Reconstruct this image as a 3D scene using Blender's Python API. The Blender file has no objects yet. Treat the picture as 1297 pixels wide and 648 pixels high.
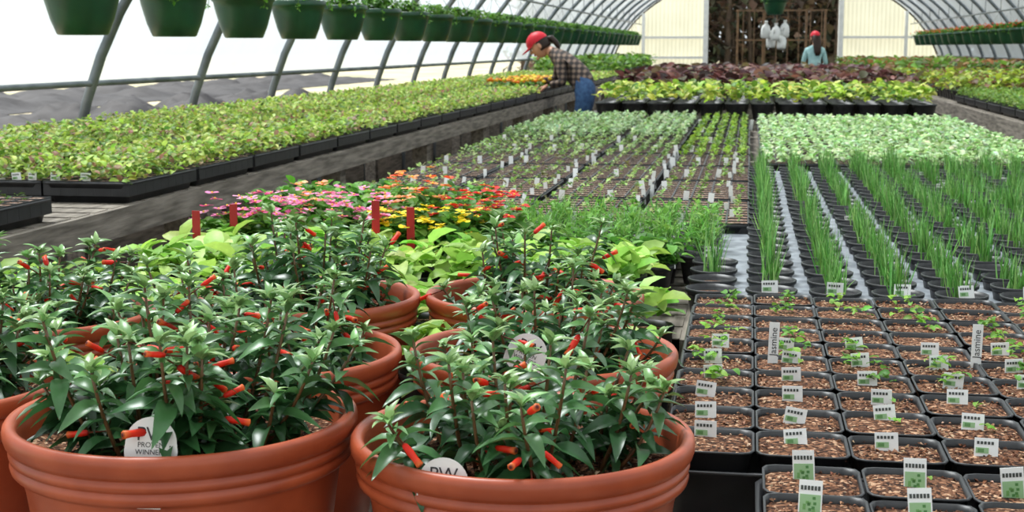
import bpy, math, numpy as np
from mathutils import Vector
rng = np.random.default_rng(7)
S = bpy.context.scene
PI = math.pi

def lin(r, g, b):
    f = lambda c: (c/255/12.92) if c/255 <= .04045 else ((c/255+.055)/1.055)**2.4
    return np.array([f(r), f(g), f(b)])

# ------------------------------------------------------------------ materials
def newmat(name):
    m = bpy.data.materials.new(name); m.use_nodes = True
    nt = m.node_tree
    return m, nt, nt.nodes['Principled BSDF'], nt.nodes['Material Output']

def N(nt, t, **kw):
    n = nt.nodes.new(t)
    for k, v in kw.items(): setattr(n, k, v)
    return n

def noise_col(nt, c1, c2, scale, stretch=(1, 1, 1), detail=4, lo=.35, hi=.65):
    tc = N(nt, 'ShaderNodeTexCoord'); mp = N(nt, 'ShaderNodeMapping')
    mp.inputs['Scale'].default_value = stretch
    nz = N(nt, 'ShaderNodeTexNoise'); nz.inputs['Scale'].default_value = scale; nz.inputs['Detail'].default_value = detail
    cr = N(nt, 'ShaderNodeValToRGB')
    cr.color_ramp.elements[0].position = lo; cr.color_ramp.elements[1].position = hi
    cr.color_ramp.elements[0].color = (*c1, 1); cr.color_ramp.elements[1].color = (*c2, 1)
    nt.links.new(tc.outputs['Object'], mp.inputs[0]); nt.links.new(mp.outputs[0], nz.inputs['Vector'])
    nt.links.new(nz.outputs[0], cr.inputs[0])
    return cr.outputs[0], nz.outputs[0]

def simple(name, c1, c2=None, rough=.5, metal=0, scale=8, stretch=(1, 1, 1), bump=0, spec=.5):
    m, nt, b, o = newmat(name)
    if c2 is None: c2 = np.array(c1)*.8
    col, fac = noise_col(nt, c1, c2, scale, stretch)
    nt.links.new(col, b.inputs['Base Color'])
    b.inputs['Roughness'].default_value = rough; b.inputs['Metallic'].default_value = metal
    b.inputs['Specular IOR Level'].default_value = spec
    if bump:
        bp = N(nt, 'ShaderNodeBump'); bp.inputs['Strength'].default_value = bump; bp.inputs['Distance'].default_value = .01
        nt.links.new(fac, bp.inputs['Height']); nt.links.new(bp.outputs[0], b.inputs['Normal'])
    return m

def vcmat(name, rough=.5, trans=0., spec=.5, mottled=True):
    m, nt, b, o = newmat(name)
    at = N(nt, 'ShaderNodeAttribute', attribute_name='Col')
    src = at.outputs['Color']
    if mottled:
        nz = N(nt, 'ShaderNodeTexNoise'); nz.inputs['Scale'].default_value = 90
        tc = N(nt, 'ShaderNodeTexCoord'); nt.links.new(tc.outputs['Object'], nz.inputs['Vector'])
        mr = N(nt, 'ShaderNodeMapRange'); mr.inputs[3].default_value = .75; mr.inputs[4].default_value = 1.25
        nt.links.new(nz.outputs[0], mr.inputs[0])
        vm = N(nt, 'ShaderNodeVectorMath', operation='SCALE')
        nt.links.new(src, vm.inputs[0]); nt.links.new(mr.outputs[0], vm.inputs['Scale'])
        src = vm.outputs[0]
    nt.links.new(src, b.inputs['Base Color'])
    b.inputs['Roughness'].default_value = rough
    b.inputs['Specular IOR Level'].default_value = spec
    if trans > 0:
        tr = N(nt, 'ShaderNodeBsdfTranslucent'); mx = N(nt, 'ShaderNodeMixShader'); mx.inputs[0].default_value = trans
        nt.links.new(src, tr.inputs[0]); nt.links.new(b.outputs[0], mx.inputs[1]); nt.links.new(tr.outputs[0], mx.inputs[2])
        nt.links.new(mx.outputs[0], o.inputs[0])
    return m

def filmmat(name, col, transp, transl, rough=.6):
    m, nt, b, o = newmat(name); nt.nodes.remove(b)
    d = N(nt, 'ShaderNodeBsdfDiffuse'); t = N(nt, 'ShaderNodeBsdfTranslucent'); p = N(nt, 'ShaderNodeBsdfTransparent')
    for n in (d, t): n.inputs[0].default_value = (*col, 1)
    p.inputs[0].default_value = (*col, 1)
    m1 = N(nt, 'ShaderNodeMixShader'); m1.inputs[0].default_value = transl
    m2 = N(nt, 'ShaderNodeMixShader')
    nz = N(nt, 'ShaderNodeTexNoise'); nz.inputs['Scale'].default_value = 1.1; nz.inputs['Detail'].default_value = 4
    tc = N(nt, 'ShaderNodeTexCoord'); nt.links.new(tc.outputs['Object'], nz.inputs['Vector'])
    mr = N(nt, 'ShaderNodeMapRange'); mr.inputs[1].default_value = .3; mr.inputs[2].default_value = .7
    mr.inputs[3].default_value = transp-.08; mr.inputs[4].default_value = transp+.08
    nt.links.new(nz.outputs[0], mr.inputs[0]); nt.links.new(mr.outputs[0], m2.inputs[0])
    nt.links.new(d.outputs[0], m1.inputs[1]); nt.links.new(t.outputs[0], m1.inputs[2])
    nt.links.new(m1.outputs[0], m2.inputs[1]); nt.links.new(p.outputs[0], m2.inputs[2])
    nt.links.new(m2.outputs[0], o.inputs[0])
    return m

def soilmat(name, cols, scale=260):
    m, nt, b, o = newmat(name)
    tc = N(nt, 'ShaderNodeTexCoord')
    vo = N(nt, 'ShaderNodeTexVoronoi'); vo.inputs['Scale'].default_value = scale
    sx = N(nt, 'ShaderNodeSeparateColor')
    cr = N(nt, 'ShaderNodeValToRGB'); cr.color_ramp.interpolation = 'CONSTANT'
    e = cr.color_ramp.elements
    e[0].position = 0; e[0].color = (*cols[0][1], 1)
    e[1].position = cols[1][0]; e[1].color = (*cols[1][1], 1)
    for p, c in cols[2:]:
        q = e.new(p); q.color = (*c, 1)
    nt.links.new(tc.outputs['Object'], vo.inputs['Vector']); nt.links.new(vo.outputs['Color'], sx.inputs[0])
    nt.links.new(sx.outputs[0], cr.inputs[0]); nt.links.new(cr.outputs[0], b.inputs['Base Color'])
    bp = N(nt, 'ShaderNodeBump'); bp.inputs['Strength'].default_value = .9; bp.inputs['Distance'].default_value = .003
    nt.links.new(vo.outputs['Distance'], bp.inputs['Height']); bp.invert = True
    nt.links.new(bp.outputs[0], b.inputs['Normal'])
    b.inputs['Roughness'].default_value = .9; b.inputs['Specular IOR Level'].default_value = .2
    return m

M_leaf = vcmat('glossy_leaf', .34, .24, .6)
M_soft = vcmat('soft_leaf', .5, .38, .35)
M_vc = vcmat('painted_detail', .5, 0, .3, mottled=False)
M_petal = vcmat('petal', .45, .3, .4)
M_chip = vcmat('soil_chip', .9, 0, .15)
M_terra = simple('terracotta_plastic', lin(178, 84, 50), lin(152, 66, 38), .38, scale=14, bump=.03)
M_black = simple('black_plastic', (.012, .012, .013), (.022, .022, .024), .42, scale=30)
M_soil = soilmat('potting_soil', [(0, lin(50, 32, 24)), (.28, lin(88, 58, 42)), (.55, lin(118, 80, 58)), (.78, lin(144, 102, 76)), (.91, lin(190, 152, 122))])
M_soil2 = soilmat('fine_potting_mix', [(0, lin(90, 66, 54)), (.3, lin(126, 98, 82)), (.55, lin(148, 120, 102)), (.8, lin(170, 144, 126)), (.93, lin(194, 178, 164))], 200)
M_wood = simple('weathered_wood', lin(150, 140, 128), lin(100, 92, 82), .85, scale=9, stretch=(6, .6, 6), bump=.4)
M_metal = simple('galvanised_steel', lin(126, 132, 136), lin(92, 98, 102), .45, .5, scale=5)
M_white = simple('white_plastic', (.8, .8, .78), (.7, .7, .68), .4)
M_grey = simple('grey_tray_mesh', lin(150, 156, 162), lin(102, 107, 114), .5, scale=25)
M_film = filmmat('greenhouse_film', (.86, .915, .96), .39, .26)
M_panel = filmmat('twinwall_panel', tuple(lin(236, 234, 212)), .15, .5)
M_gpot = simple('green_basket_plastic', lin(22, 72, 46), lin(16, 56, 36), .35)
M_fabric = simple('black_ground_fabric', (.007, .007, .009), (.02, .02, .023), .75, scale=3, bump=.3, spec=.25)
M_ground = simple('field_ground', lin(160, 148, 128), lin(124, 126, 92), .95, scale=.4)
M_floor = simple('ground_cloth_floor', (.018, .018, .02), (.045, .043, .042), .8, scale=6, bump=.5)
M_bark = simple('bark', lin(92, 78, 66), lin(58, 48, 40), .9, scale=9, stretch=(3, 3, .5), bump=.5)
M_skin = simple('skin', lin(205, 150, 122), lin(190, 134, 108), .5)
M_jeans = simple('denim', lin(66, 100, 142), lin(44, 74, 114), .85, scale=30)
M_boot = simple('boot_leather', (.05, .035, .025), (.03, .02, .015), .6)
M_teal = simple('pale_teal_cotton', lin(180, 214, 212), lin(150, 190, 190), .85, scale=12)

def plaid():
    m, nt, b, o = newmat('plaid_flannel')
    tc = N(nt, 'ShaderNodeTexCoord')
    outs = []
    for d in ('X', 'Z'):
        w = N(nt, 'ShaderNodeTexWave', bands_direction=d); w.inputs['Scale'].default_value = 6.5; w.inputs['Distortion'].default_value = .8
        nt.links.new(tc.outputs['Object'], w.inputs['Vector']); outs.append(w.outputs['Fac'])
    ad = N(nt, 'ShaderNodeMath', operation='ADD'); nt.links.new(outs[0], ad.inputs[0]); nt.links.new(outs[1], ad.inputs[1])
    dv = N(nt, 'ShaderNodeMath', operation='MULTIPLY'); dv.inputs[1].default_value = .5; nt.links.new(ad.outputs[0], dv.inputs[0])
    cr = N(nt, 'ShaderNodeValToRGB'); e = cr.color_ramp.elements
    e[0].position = .2; e[0].color = (*lin(36, 30, 30), 1); e[1].position = .85; e[1].color = (*lin(128, 108, 94), 1)
    q = e.new(.5); q.color = (*lin(70, 58, 52), 1)
    nt.links.new(dv.outputs[0], cr.inputs[0]); nt.links.new(cr.outputs[0], b.inputs['Base Color']); b.inputs['Roughness'].default_value = .9
    return m
M_plaid = plaid()

# ------------------------------------------------------------------ mesh builder
class MB:
    def __init__(s): s.V = []; s.F = []; s.C = []; s.M = []; s.S = []; s.n = 0
    def add(s, tvf, pos=None, R=None, sc=None, col=None, tcol=None, mat=0, sm=True):
        tv, tf = np.asarray(tvf[0], float), np.asarray(tvf[1], int)
        pos = np.zeros((1, 3)) if pos is None else np.atleast_2d(np.asarray(pos, float))
        k, n = len(pos), len(tv)
        if k == 0: return
        v = np.broadcast_to(tv, (k, n, 3))
        if sc is not None:
            sc = np.asarray(sc, float)
            v = v*(sc if sc.ndim == 0 else sc[:, None, None] if sc.ndim == 1 else sc[:, None, :])
        if R is not None: v = np.einsum('kij,knj->kni', R, v)
        v = v+pos[:, None, :]
        c = np.ones((k, n, 3))
        if col is not None:
            col = np.asarray(col, float); c = c*(col[None, None] if col.ndim == 1 else col[:, None, :])
        if tcol is not None: c = c*np.asarray(tcol)[None]
        f = tf[None]+(np.arange(k)*n)[:, None, None]+s.n
        s.V.append(v.reshape(-1, 3)); s.F.append(f.reshape(-1, 3)); s.C.append(c.reshape(-1, 3))
        nf = k*len(tf); s.M.append(np.full(nf, mat)); s.S.append(np.full(nf, sm)); s.n += k*n
    def mesh(s, name, mats):
        V = np.concatenate(s.V); F = np.concatenate(s.F); C = np.concatenate(s.C)
        me = bpy.data.meshes.new(name)
        me.vertices.add(len(V)); me.vertices.foreach_set('co', V.ravel())
        me.loops.add(len(F)*3); me.loops.foreach_set('vertex_index', F.ravel().astype(np.int32))
        me.polygons.add(len(F)); me.polygons.foreach_set('loop_start', np.arange(len(F), dtype=np.int32)*3)
        for m in mats: me.materials.append(m)
        me.polygons.foreach_set('material_index', np.concatenate(s.M).astype(np.int32))
        me.polygons.foreach_set('use_smooth', np.concatenate(s.S))
        me.update(calc_edges=True)
        a = me.color_attributes.new('Col', 'FLOAT_COLOR', 'POINT')
        a.data.foreach_set('color', np.hstack([np.clip(C, 0, 1), np.ones((len(C), 1))]).ravel())
        return me
    def build(s, name, mats, parent=None, loc=(0, 0, 0)):
        return obj(name, s.mesh(name, mats), parent, loc)

def obj(name, data, parent=None, loc=(0, 0, 0), rot=None):
    o = bpy.data.objects.new(name, data); S.collection.objects.link(o)
    o.location = loc
    if rot: o.rotation_euler = rot
    if parent: o.parent = parent
    return o
def empty(name, loc=(0, 0, 0)):
    e = obj(name, None, None, loc); e.empty_display_size = .1; return e

def loft(loops, cap0=False, cap1=False):
    L = [np.asarray(l, float) for l in loops]; n = len(L[0]); V = np.concatenate(L); F = []
    for i in range(len(L)-1):
        for j in range(n):
            a, b = i*n+j, i*n+(j+1) % n
            F += [(a, b, b+n), (a, b+n, a+n)]
    if cap0:
        V = np.vstack([V, L[0].mean(0)]); c = len(V)-1; F += [(c, (j+1) % n, j) for j in range(n)]
    if cap1:
        V = np.vstack([V, L[-1].mean(0)]); c = len(V)-1; o = (len(L)-1)*n
        F += [(c, o+j, o+(j+1) % n) for j in range(n)]
    return V, np.array(F)
def circ(n, r, z=0):
    t = np.arange(n)*2*PI/n
    return np.stack([r*np.cos(t), r*np.sin(t), np.full(n, z)], 1)
def lathe(prof, n=24, cap0=False, cap1=False): return loft([circ(n, r, z) for r, z in prof], cap0, cap1)
def rrect(hx, hy, r, z, n=3):
    P = []
    for cx, cy, a0 in ((hx-r, hy-r, 0), (-hx+r, hy-r, PI/2), (-hx+r, -hy+r, PI), (hx-r, -hy+r, 1.5*PI)):
        for i in range(n):
            a = a0+PI/2*i/(n-1); P.append((cx+r*math.cos(a), cy+r*math.sin(a), z))
    return np.array(P)
def box(x0, x1, y0, y1, z0, z1):
    V = [(x, y, z) for z in (z0, z1) for x, y in ((x0, y0), (x1, y0), (x1, y1), (x0, y1))]
    q = [(3, 2, 1, 0), (4, 5, 6, 7), (0, 1, 5, 4), (1, 2, 6, 5), (2, 3, 7, 6), (3, 0, 4, 7)]
    VV = []; F = []
    for f in q:
        b = len(VV); VV += [V[i] for i in f]; F += [(b, b+1, b+2), (b, b+2, b+3)]
    return np.array(VV, float), np.array(F)
def tube(path, rad, n=6):
    P = np.asarray(path, float); m = len(P); rad = np.broadcast_to(rad, (m,))
    loops = []; prev = None
    for i in range(m):
        d = P[min(i+1, m-1)]-P[max(i-1, 0)]; d = d/(np.linalg.norm(d)+1e-9)
        if prev is None:
            up = np.array([0, 0, 1.]) if abs(d[2]) < .9 else np.array([1., 0, 0])
            u = np.cross(up, d)
        else: u = prev-d*np.dot(prev, d)
        u /= np.linalg.norm(u)+1e-9; prev = u; w = np.cross(d, u)
        t = np.arange(n)*2*PI/n
        loops.append(P[i]+rad[i]*(np.cos(t)[:, None]*u+np.sin(t)[:, None]*w))
    return loft(loops, True, True)
def sphere(n=12, m=8):
    return lathe([(max(math.sin(PI*i/m), 1e-3), -math.cos(PI*i/m)) for i in range(m+1)], n)
def leafT(st, wd, half=.17, fold=.25, droop=.2, arch=0):
    V = []; F = []
    for s, w in zip(st, wd):
        z = -droop*s*s+arch*s*(1-s)
        V += [(s, w*half, z+fold*w*half), (s, 0, z), (s, -w*half, z+fold*w*half)]
    for i in range(len(st)-1):
        a = 3*i
        F += [(a, a+1, a+4), (a, a+4, a+3), (a+1, a+2, a+5), (a+1, a+5, a+4)]
    return np.array(V), np.array(F)
L_lance = leafT([0, .12, .3, .5, .72, .9, 1], [.08, .55, .95, 1, .7, .3, 0], .18, .5, .42, .3)
L_ovate = leafT([0, .15, .45, .8, 1], [.1, .8, 1, .7, .1], .33, .35, .3, .25)
L_small = leafT([0, .5, 1], [.1, 1, .05], .33, .35, .2, .1)
L_needle = leafT([0, .5, 1], [1, .8, .05], .05, .2, .35, .1)
BLADE = leafT([0, .35, .7, 1], [1, .9, .6, .05], .012, .3, .12)

def rot(phi, el, roll=None):
    phi = np.asarray(phi, float); el = np.broadcast_to(el, phi.shape)
    roll = np.zeros_like(phi) if roll is None else np.broadcast_to(roll, phi.shape)
    cp, sp, ce, se, cr, sr = np.cos(phi), np.sin(phi), np.cos(el), np.sin(el), np.cos(roll), np.sin(roll)
    x = np.stack([cp*ce, sp*ce, se], 1); y0 = np.stack([-sp, cp, 0*cp], 1); z0 = np.cross(x, y0)
    y = y0*cr[:, None]+z0*sr[:, None]; z = np.cross(x, y)
    return np.stack([x, y, z], 2)
def vary(c, k, a=.18, hue=.08):
    c = np.asarray(c); c = c if c.ndim == 2 else np.broadcast_to(c, (k, 3))
    return np.clip(c*(1+rng.normal(0, a, (k, 1)))*(1+rng.normal(0, hue, (k, 3))), .004, 1)
def pick(cols, k, p=None): return np.array(cols)[rng.choice(len(cols), k, p=p)]
def grid(x0, x1, y0, y1, sx, sy, jit=0, z=0):
    X, Y = np.meshgrid(np.arange(x0, x1+1e-6, sx), np.arange(y0, y1+1e-6, sy))
    P = np.stack([X.ravel(), Y.ravel(), np.full(X.size, z)], 1)
    if jit: P[:, :2] += rng.uniform(-jit, jit, (len(P), 2))
    return P
def rosettes(mb, P, nl, L, el, cols, T=L_small, h=(0, .02), var=.2, p=None, mat=0, spread=.004, percol=True):
    k = len(P)*nl; Q = np.repeat(P, nl, 0)
    hh = rng.uniform(h[0], h[1], k)
    Q = Q+np.stack([rng.normal(0, spread, k), rng.normal(0, spread, k), hh], 1)
    phi = rng.uniform(0, 2*PI, k)
    base = np.repeat(pick(cols, len(P), p), nl, 0) if percol else pick(cols, k, p)
    mb.add(T, Q, rot(phi, rng.uniform(el[0], el[1], k), rng.normal(0, .35, k)), rng.uniform(L*.7, L*1.2, k), col=vary(base, k, var), mat=mat)

# ------------------------------------------------------------------ structure of the greenhouse
CX, HA, HB, HN = .57, 4.1, 3.1, 2.3
def arch(u, off=0):
    c, s = math.cos(u), math.sin(u)
    return (CX+(HA-off)*math.copysign(abs(c)**(2/HN), c), (HB-off)*abs(s)**(2/HN))
def arch_z(x):
    r = min(abs(x-CX)/HA, 1); return HB*(1-r**HN)**(1/HN)
U0 = 0.
for i in range(400):
    if arch(i*.002)[1] < 1.12: U0 = i*.002
Y0, Y1 = -3.4, 36.2

mb = MB()
us = np.linspace(U0, PI-U0, 49)
ys = np.linspace(Y0, Y1, 55)
V = []; F = []
for j, y in enumerate(ys):
    for u in us:
        x, z = arch(u, -.03); V.append((x, y, z))
n = len(us)
for j in range(len(ys)-1):
    for i in range(n-1):
        a = j*n+i; F += [(a, a+1, a+n+1), (a, a+n+1, a+n)]
mb.add((V, F)); mb.build('greenhouse_roof_film', [M_film])

mb = MB()
hy = [6.95+1.48*k for k in range(-7, 20)]
for y in hy:
    path = [(arch(u)[0], y, arch(u)[1]) for u in np.concatenate([[0.0005], np.linspace(.05, PI-.05, 40), [PI-.0005]])]
    path[0] = (path[0][0], y, -.02); path[-1] = (path[-1][0], y, -.02)
    mb.add(tube(path, .028, 8))
for u in (PI/2, PI/2-.62, PI/2+.62, U0, PI-U0):
    x, z = arch(u, .0); mb.add(tube([(x, Y0, z), (x, Y1, z)], .018, 6))
for bx in (CX-3.24, CX+3.24):
    mb.add(tube([(bx, Y0+1, 1.86), (bx, Y1-.4, 1.86)], .014, 6))
    for y in hy[1:]: mb.add(tube([(bx, y, 1.86), (bx, y, arch_z(bx))], .006, 5))
mb.build('greenhouse_hoop_frame', [M_metal])

# end wall, arch-topped with doorway
DX0, DX1, DH = -1.1, 2.19, 2.75
mb = MB()
def wall_strip(xa, xb, zb):
    xs = np.arange(xa, xb+.001, .05)
    V = []; F = []
    for i, x in enumerate(xs):
        y = 36.3+(.007 if i % 2 else 0)
        V += [(x, y, zb), (x, y, max(arch_z(x), zb))]
    for i in range(len(xs)-1):
        a = 2*i; F += [(a, a+2, a+3), (a, a+3, a+1)]
    mb.add((V, F), sm=False)
wall_strip(CX-HA+.01, DX0, 0); wall_strip(DX1, CX+HA-.01, 0); wall_strip(DX0, DX1, DH)
mb.build('wall_back', [M_panel])
mb = MB()
for x in (DX0, DX1): mb.add(box(x-.06, x+.06, 36.12, 36.28, 0, arch_z(x)), sm=False)
mb.add(box(DX0, DX1, 36.12, 36.26, DH, DH+.1), sm=False)
for x in (-2.65, 3.75): mb.add(box(x-.04, x+.04, 36.14, 36.28, 0, arch_z(x)), sm=False)
for a, b in ((CX-HA+.2, DX0), (DX1, CX+HA-.2)):
    for z in (1.02, 1.52): mb.add(box(a, b, 36.16, 36.26, z, z+.06), sm=False)
mb.build('trim_door_frame', [M_white])

mb = MB(); mb.add(box(CX-4.3, CX+4.3, -4, 36.6, -.06, 0), sm=False); mb.build('floor', [M_floor])
mb = MB(); mb.add(box(-150, 150, -60, 200, -.3, -.065), sm=False); mb.build('ground', [M_ground])
mb = MB()
for x in (CX-HA-.02, CX+HA+.02): mb.add(box(x-.02, x+.02, Y0, Y1, 0, .25), sm=False)
mb.build('baseboard_side', [M_wood])

# crumpled black fabric outside left
mb = MB()
def crumple(x0, x1, y0, y1, nx, ny, hmax, seed):
    r = np.random.default_rng(seed); V = []; F = []
    ph = r.uniform(0, 6, 12)
    for j in range(ny):
        for i in range(nx):
            u, v = i/(nx-1), j/(ny-1); x = x0+(x1-x0)*u; y = y0+(y1-y0)*v
            e = min(u, 1-u, v*3, (1-v)*3)*4
            z = .4+.35*math.sin(x*3.1+ph[0]+math.sin(y*.9+ph[1])*2)*math.sin(y*.8+ph[3])+.25*math.sin(y*2.3+ph[2]+x*1.5)+.3*r.random()
            V.append((x+.1*r.random(), y, hmax*max(z, -.02)*min(e, 1)-.05))
    for j in range(ny-1):
        for i in range(nx-1):
            a = j*nx+i; F += [(a, a+1, a+nx+1), (a, a+nx+1, a+nx)]
    mb.add((V, F), sm=True)
crumple(-9.2, -6.0, 7, 17, 24, 60, .42, 1)
crumple(-12.5, -8.5, 18, 31, 28, 70, .45, 2)
crumple(-20, -15, 14, 60, 26, 110, .3, 3)
mb.build('black_ground_fabric_heap', [M_fabric])

# woodland seen through the door
mb = MB()
r2 = np.random.default_rng(5)
for i in range(110):
    x = r2.uniform(-7, 12); y = r2.uniform(44, 58); h = r2.uniform(5, 9); r = r2.uniform(.05, .16)
    lx = r2.normal(0, .3)
    mb.add(tube([(x, y, -.1), (x+lx*.3, y, h*.4), (x+lx, y, h)], [r, r*.8, r*.4], 6), mat=0)
    for k in range(5):
        z = r2.uniform(.8, h*.8); a = r2.uniform(0, 2*PI); l = r2.uniform(.6, 1.8)
        mb.add(tube([(x+lx*.3, y, z), (x+l*.5*math.cos(a), y+l*.5*math.sin(a), z+.3), (x+l*math.cos(a), y+l*math.sin(a), z+.7)], [r*.3, r*.2, .01], 4), mat=0)
k = 34000
P = np.stack([r2.uniform(-8, 13, k), r2.uniform(46, 62, k), r2.uniform(0, 7, k)], 1)
mb.add(L_small, P, rot(r2.uniform(0, 6.3, k), r2.uniform(-1, 1, k)), r2.uniform(.25, .5, k),
       col=vary(pick([lin(104, 90, 74), lin(90, 94, 70), lin(124, 104, 82), lin(70, 74, 60), lin(130, 114, 96)], k), k), mat=1)
mb.build('woodland_trees', [M_bark, M_soft])
mb = MB()
for x in (-.35, .35, 1.5, 2.0): mb.add(box(x-.03, x+.03, 39.9, 40, -.06, 2.3), sm=False)
for z in (.7, 1.5, 2.3): mb.add(box(-.4, 2.05, 39.88, 39.96, z-.02, z+.02), sm=False)
for x in np.arange(-.2, 2, .3): mb.add(box(x-.01, x+.01, 39.84, 39.88, .6, 2.3), sm=False)
mb.build('garden_trellis', [simple('brown_wood', lin(110, 86, 66), lin(80, 62, 48), .8)])

# ------------------------------------------------------------------ benches
def bench(name, x0, x1, y0, y1, top, board=.12, legs=1.8):
    mb = MB()
    for y in np.arange(y0, y1-.05, .115): mb.add(box(x0+.02, x1-.02, y, min(y+.09, y1), top-.022, top), sm=False)
    for x in (x0, x1-.04): mb.add(box(x, x+.04, y0, y1, top-board, top-.002), sm=False)
    for y in (y0, y1-.04): mb.add(box(x0+.04, x1-.04, y, y+.04, top-board, top-.024), sm=False)
    for y in list(np.arange(y0+.1, y1-.1, legs))+[y1-.15]:
        for x in (x0+.045, x1-.135): mb.add(box(x, x+.09, y, y+.09, 0, top-.024), sm=False)
        mb.add(box(x0+.045, x1-.045, y+.092, y+.13, top-board-.02, top-.024), sm=False)
    return mb.build(name, [M_wood])
DK = .795
YE = 8.85
bench('wooden_bench', -.085, 1.2, .9, YE, DK)
bench('wooden_bench', -1.2, -.09, 2.46, YE, DK)
bench('low_wooden_bench', -1.42, -.1, .75, 2.44, .64)
DF = .838
bench('wooden_bench', -1.0, 1.27, 9.12, 17, DF)
bench('wooden_bench', -3.25, -1.8, 2.6, 33, .838, .085)
bench('wooden_bench', 1.66, 3.95, 6.2, 30, .84, .12)

# ------------------------------------------------------------------ terracotta pots with cuphea
pot_prof = [(.108, 0), (.112, .004), (.126, .06), (.142, .14), (.1525, .215), (.156, .228), (.1565, .231), (.1625, .233), (.1655, .236), (.1665, .240), (.1655, .2435), (.1635, .245), (.1635, .2465),
            (.1665, .248), (.1675, .2515), (.1665, .255), (.1648, .2562), (.1648, .258), (.168, .2595), (.1705, .263), (.172, .268), (.1722, .273), (.1715, .277), (.169, .2805), (.165, .281), (.1605, .279), (.158, .274), (.155, .26), (.15, .22), (.12, .06)]
POT = lathe(pot_prof, 80, True)
mb = MB(); mb.add(POT); POTME = mb.mesh('pot', [M_terra])
def soil_disc(R, z, n=28, rings=7):
    L = []
    for i in range(1, rings+1):
        c = circ(n, R*i/rings, z); c[:, 2] += rng.normal(0, .0035, n); L.append(c)
    return loft(L, True)
FLT = lathe([(.3, 0), (.8, .08), (1, .35), (.85, .7), (1.05, .95), (.3, 1.0)], 7, True, True)
FLC = np.array([lin(170, 46, 34)]*7+[lin(226, 44, 26)]*7+[lin(240, 50, 28)]*7+[lin(244, 62, 34)]*7+[lin(248, 130, 64)]*7+[lin(80, 20, 30)]*7+[lin(150, 40, 30), lin(90, 20, 30)])
CHIP = (np.array([(1, 0, 0), (-.5, .8, .05), (-.6, -.7, 0), (0, 0, .6)], float), np.array([(0, 1, 3), (1, 2, 3), (2, 0, 3), (0, 2, 1)]))
CHC = [lin(128, 88, 66), lin(166, 126, 98), lin(66, 42, 32), lin(200, 168, 140), lin(98, 64, 48), lin(84, 54, 40), lin(140, 98, 72)]
def chips(mb, P, lo, hi, mat=0, cols=CHC):
    k = len(P)
    mb.add(CHIP, P, rot(rng.uniform(0, 6.3, k), rng.uniform(-.7, .7, k), rng.uniform(-.6, .6, k)), rng.uniform(lo, hi, k), col=vary(pick(cols, k), k, .15, .04), mat=mat, sm=False)

def cuphea(x, y, nst=24, seed=0, zb=.64, hs=1., sc=1.):
    r = np.random.default_rng(seed)
    e = empty('potted_cuphea', (x, y, zb)); e.scale = (sc, sc, sc)
    obj('pot', POTME, e, rot=(0, 0, r.uniform(0, 6)))
    sb = MB(); sb.add(soil_disc(.154, .247), mat=0)
    k = 500; a = r.uniform(0, 6.3, k); q = .15*np.sqrt(r.random(k))
    chips(sb, np.stack([q*np.cos(a), q*np.sin(a), np.full(k, .248)], 1), .002, .0045, mat=1)
    sb.build('soil', [M_soil, M_chip], e)
    fb = MB(); lp = []; lphi = []; lel = []; ll = []; lc = []; fp = []; fphi = []; fel = []
    dark = lin(52, 94, 52); mid = lin(94, 138, 78); tip = lin(154, 186, 120)
    for i in range(nst):
        a = i*2.4+r.normal(0, .3); r0 = .10*math.sqrt((i+.5)/nst)
        az = a+r.normal(0, .5); tilt = (r0/.10)*r.uniform(.3, 1.15)+r.uniform(0, .15)
        L = r.uniform(.055, .145)*hs*(1+.12*r0/.1)
        pts = []
        for s in np.linspace(0, 1, 6):
            h = L*math.sin(tilt)*s*(1-.25*s); v = L*math.cos(tilt)*s+.014*s*s
            pts.append((r0*math.cos(a)+h*math.cos(az), r0*math.sin(a)+h*math.sin(az), .245+v))
        pts = np.array(pts)
        fb.add(tube(pts, np.linspace(.0026, .0014, 6), 5), col=lin(122, 90, 58), mat=0)
        nn = max(5, int(L/.0105)); ph0 = r.uniform(0, PI)
        for j in range(nn):
            s = .2+.8*j/(nn-1); f = s*5; i0 = min(int(f), 4); p = pts[i0]+(pts[i0+1]-pts[i0])*(f-i0)
            ph = ph0+j*PI/2+r.normal(0, .25)
            for q in (0, PI):
                lp.append(p); lphi.append(ph+q+r.normal(0, .15)); lel.append(r.uniform(-.25, .45)+.7*max(s-.72, 0)/.28)
                ll.append((.048-.022*max(s-.6, 0)/.4)*r.uniform(.6, 1.15))
                t = max(s-.55, 0)/.45
                lc.append((dark*(1-t)+mid*t)*r.uniform(.6, 1.5)+tip*max(s-.9, 0)*3)
            if s > .35 and r.random() < .13:
                fp.append(p); fphi.append(r.uniform(0, 2*PI)); fel.append(r.uniform(-1.1, .6))
        for j in range(7):
            lp.append(pts[-1]); lphi.append(r.uniform(0, 6.3)); lel.append(r.uniform(.4, 1.3)); ll.append(r.uniform(.015, .026)); lc.append(tip*r.uniform(.7, 1.1))
    fb.add(L_lance, np.array(lp), rot(np.array(lphi), np.array(lel), r.normal(0, .35, len(lp))), np.array(ll), col=np.array(lc))
    fb.build('foliage', [M_leaf], e)
    pb = MB(); k = len(fp); s = np.array([[.0035, .0035, .025]]*k)*r.uniform(.8, 1.15, (k, 1))
    Rm = rot(np.array(fphi), np.array(fel)); Rm = np.stack([Rm[:, :, 1], Rm[:, :, 2], Rm[:, :, 0]], 2)
    off = Rm[:, :, 2]*.022
    pb.add(FLT, np.array(fp)+off, Rm, s, tcol=FLC)
    for a_, b_ in zip(fp, np.array(fp)+off): pb.add(tube([a_, b_], .0009, 4), col=lin(120, 60, 40))
    pb.build('flowers', [M_petal], e)
    return e

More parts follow.
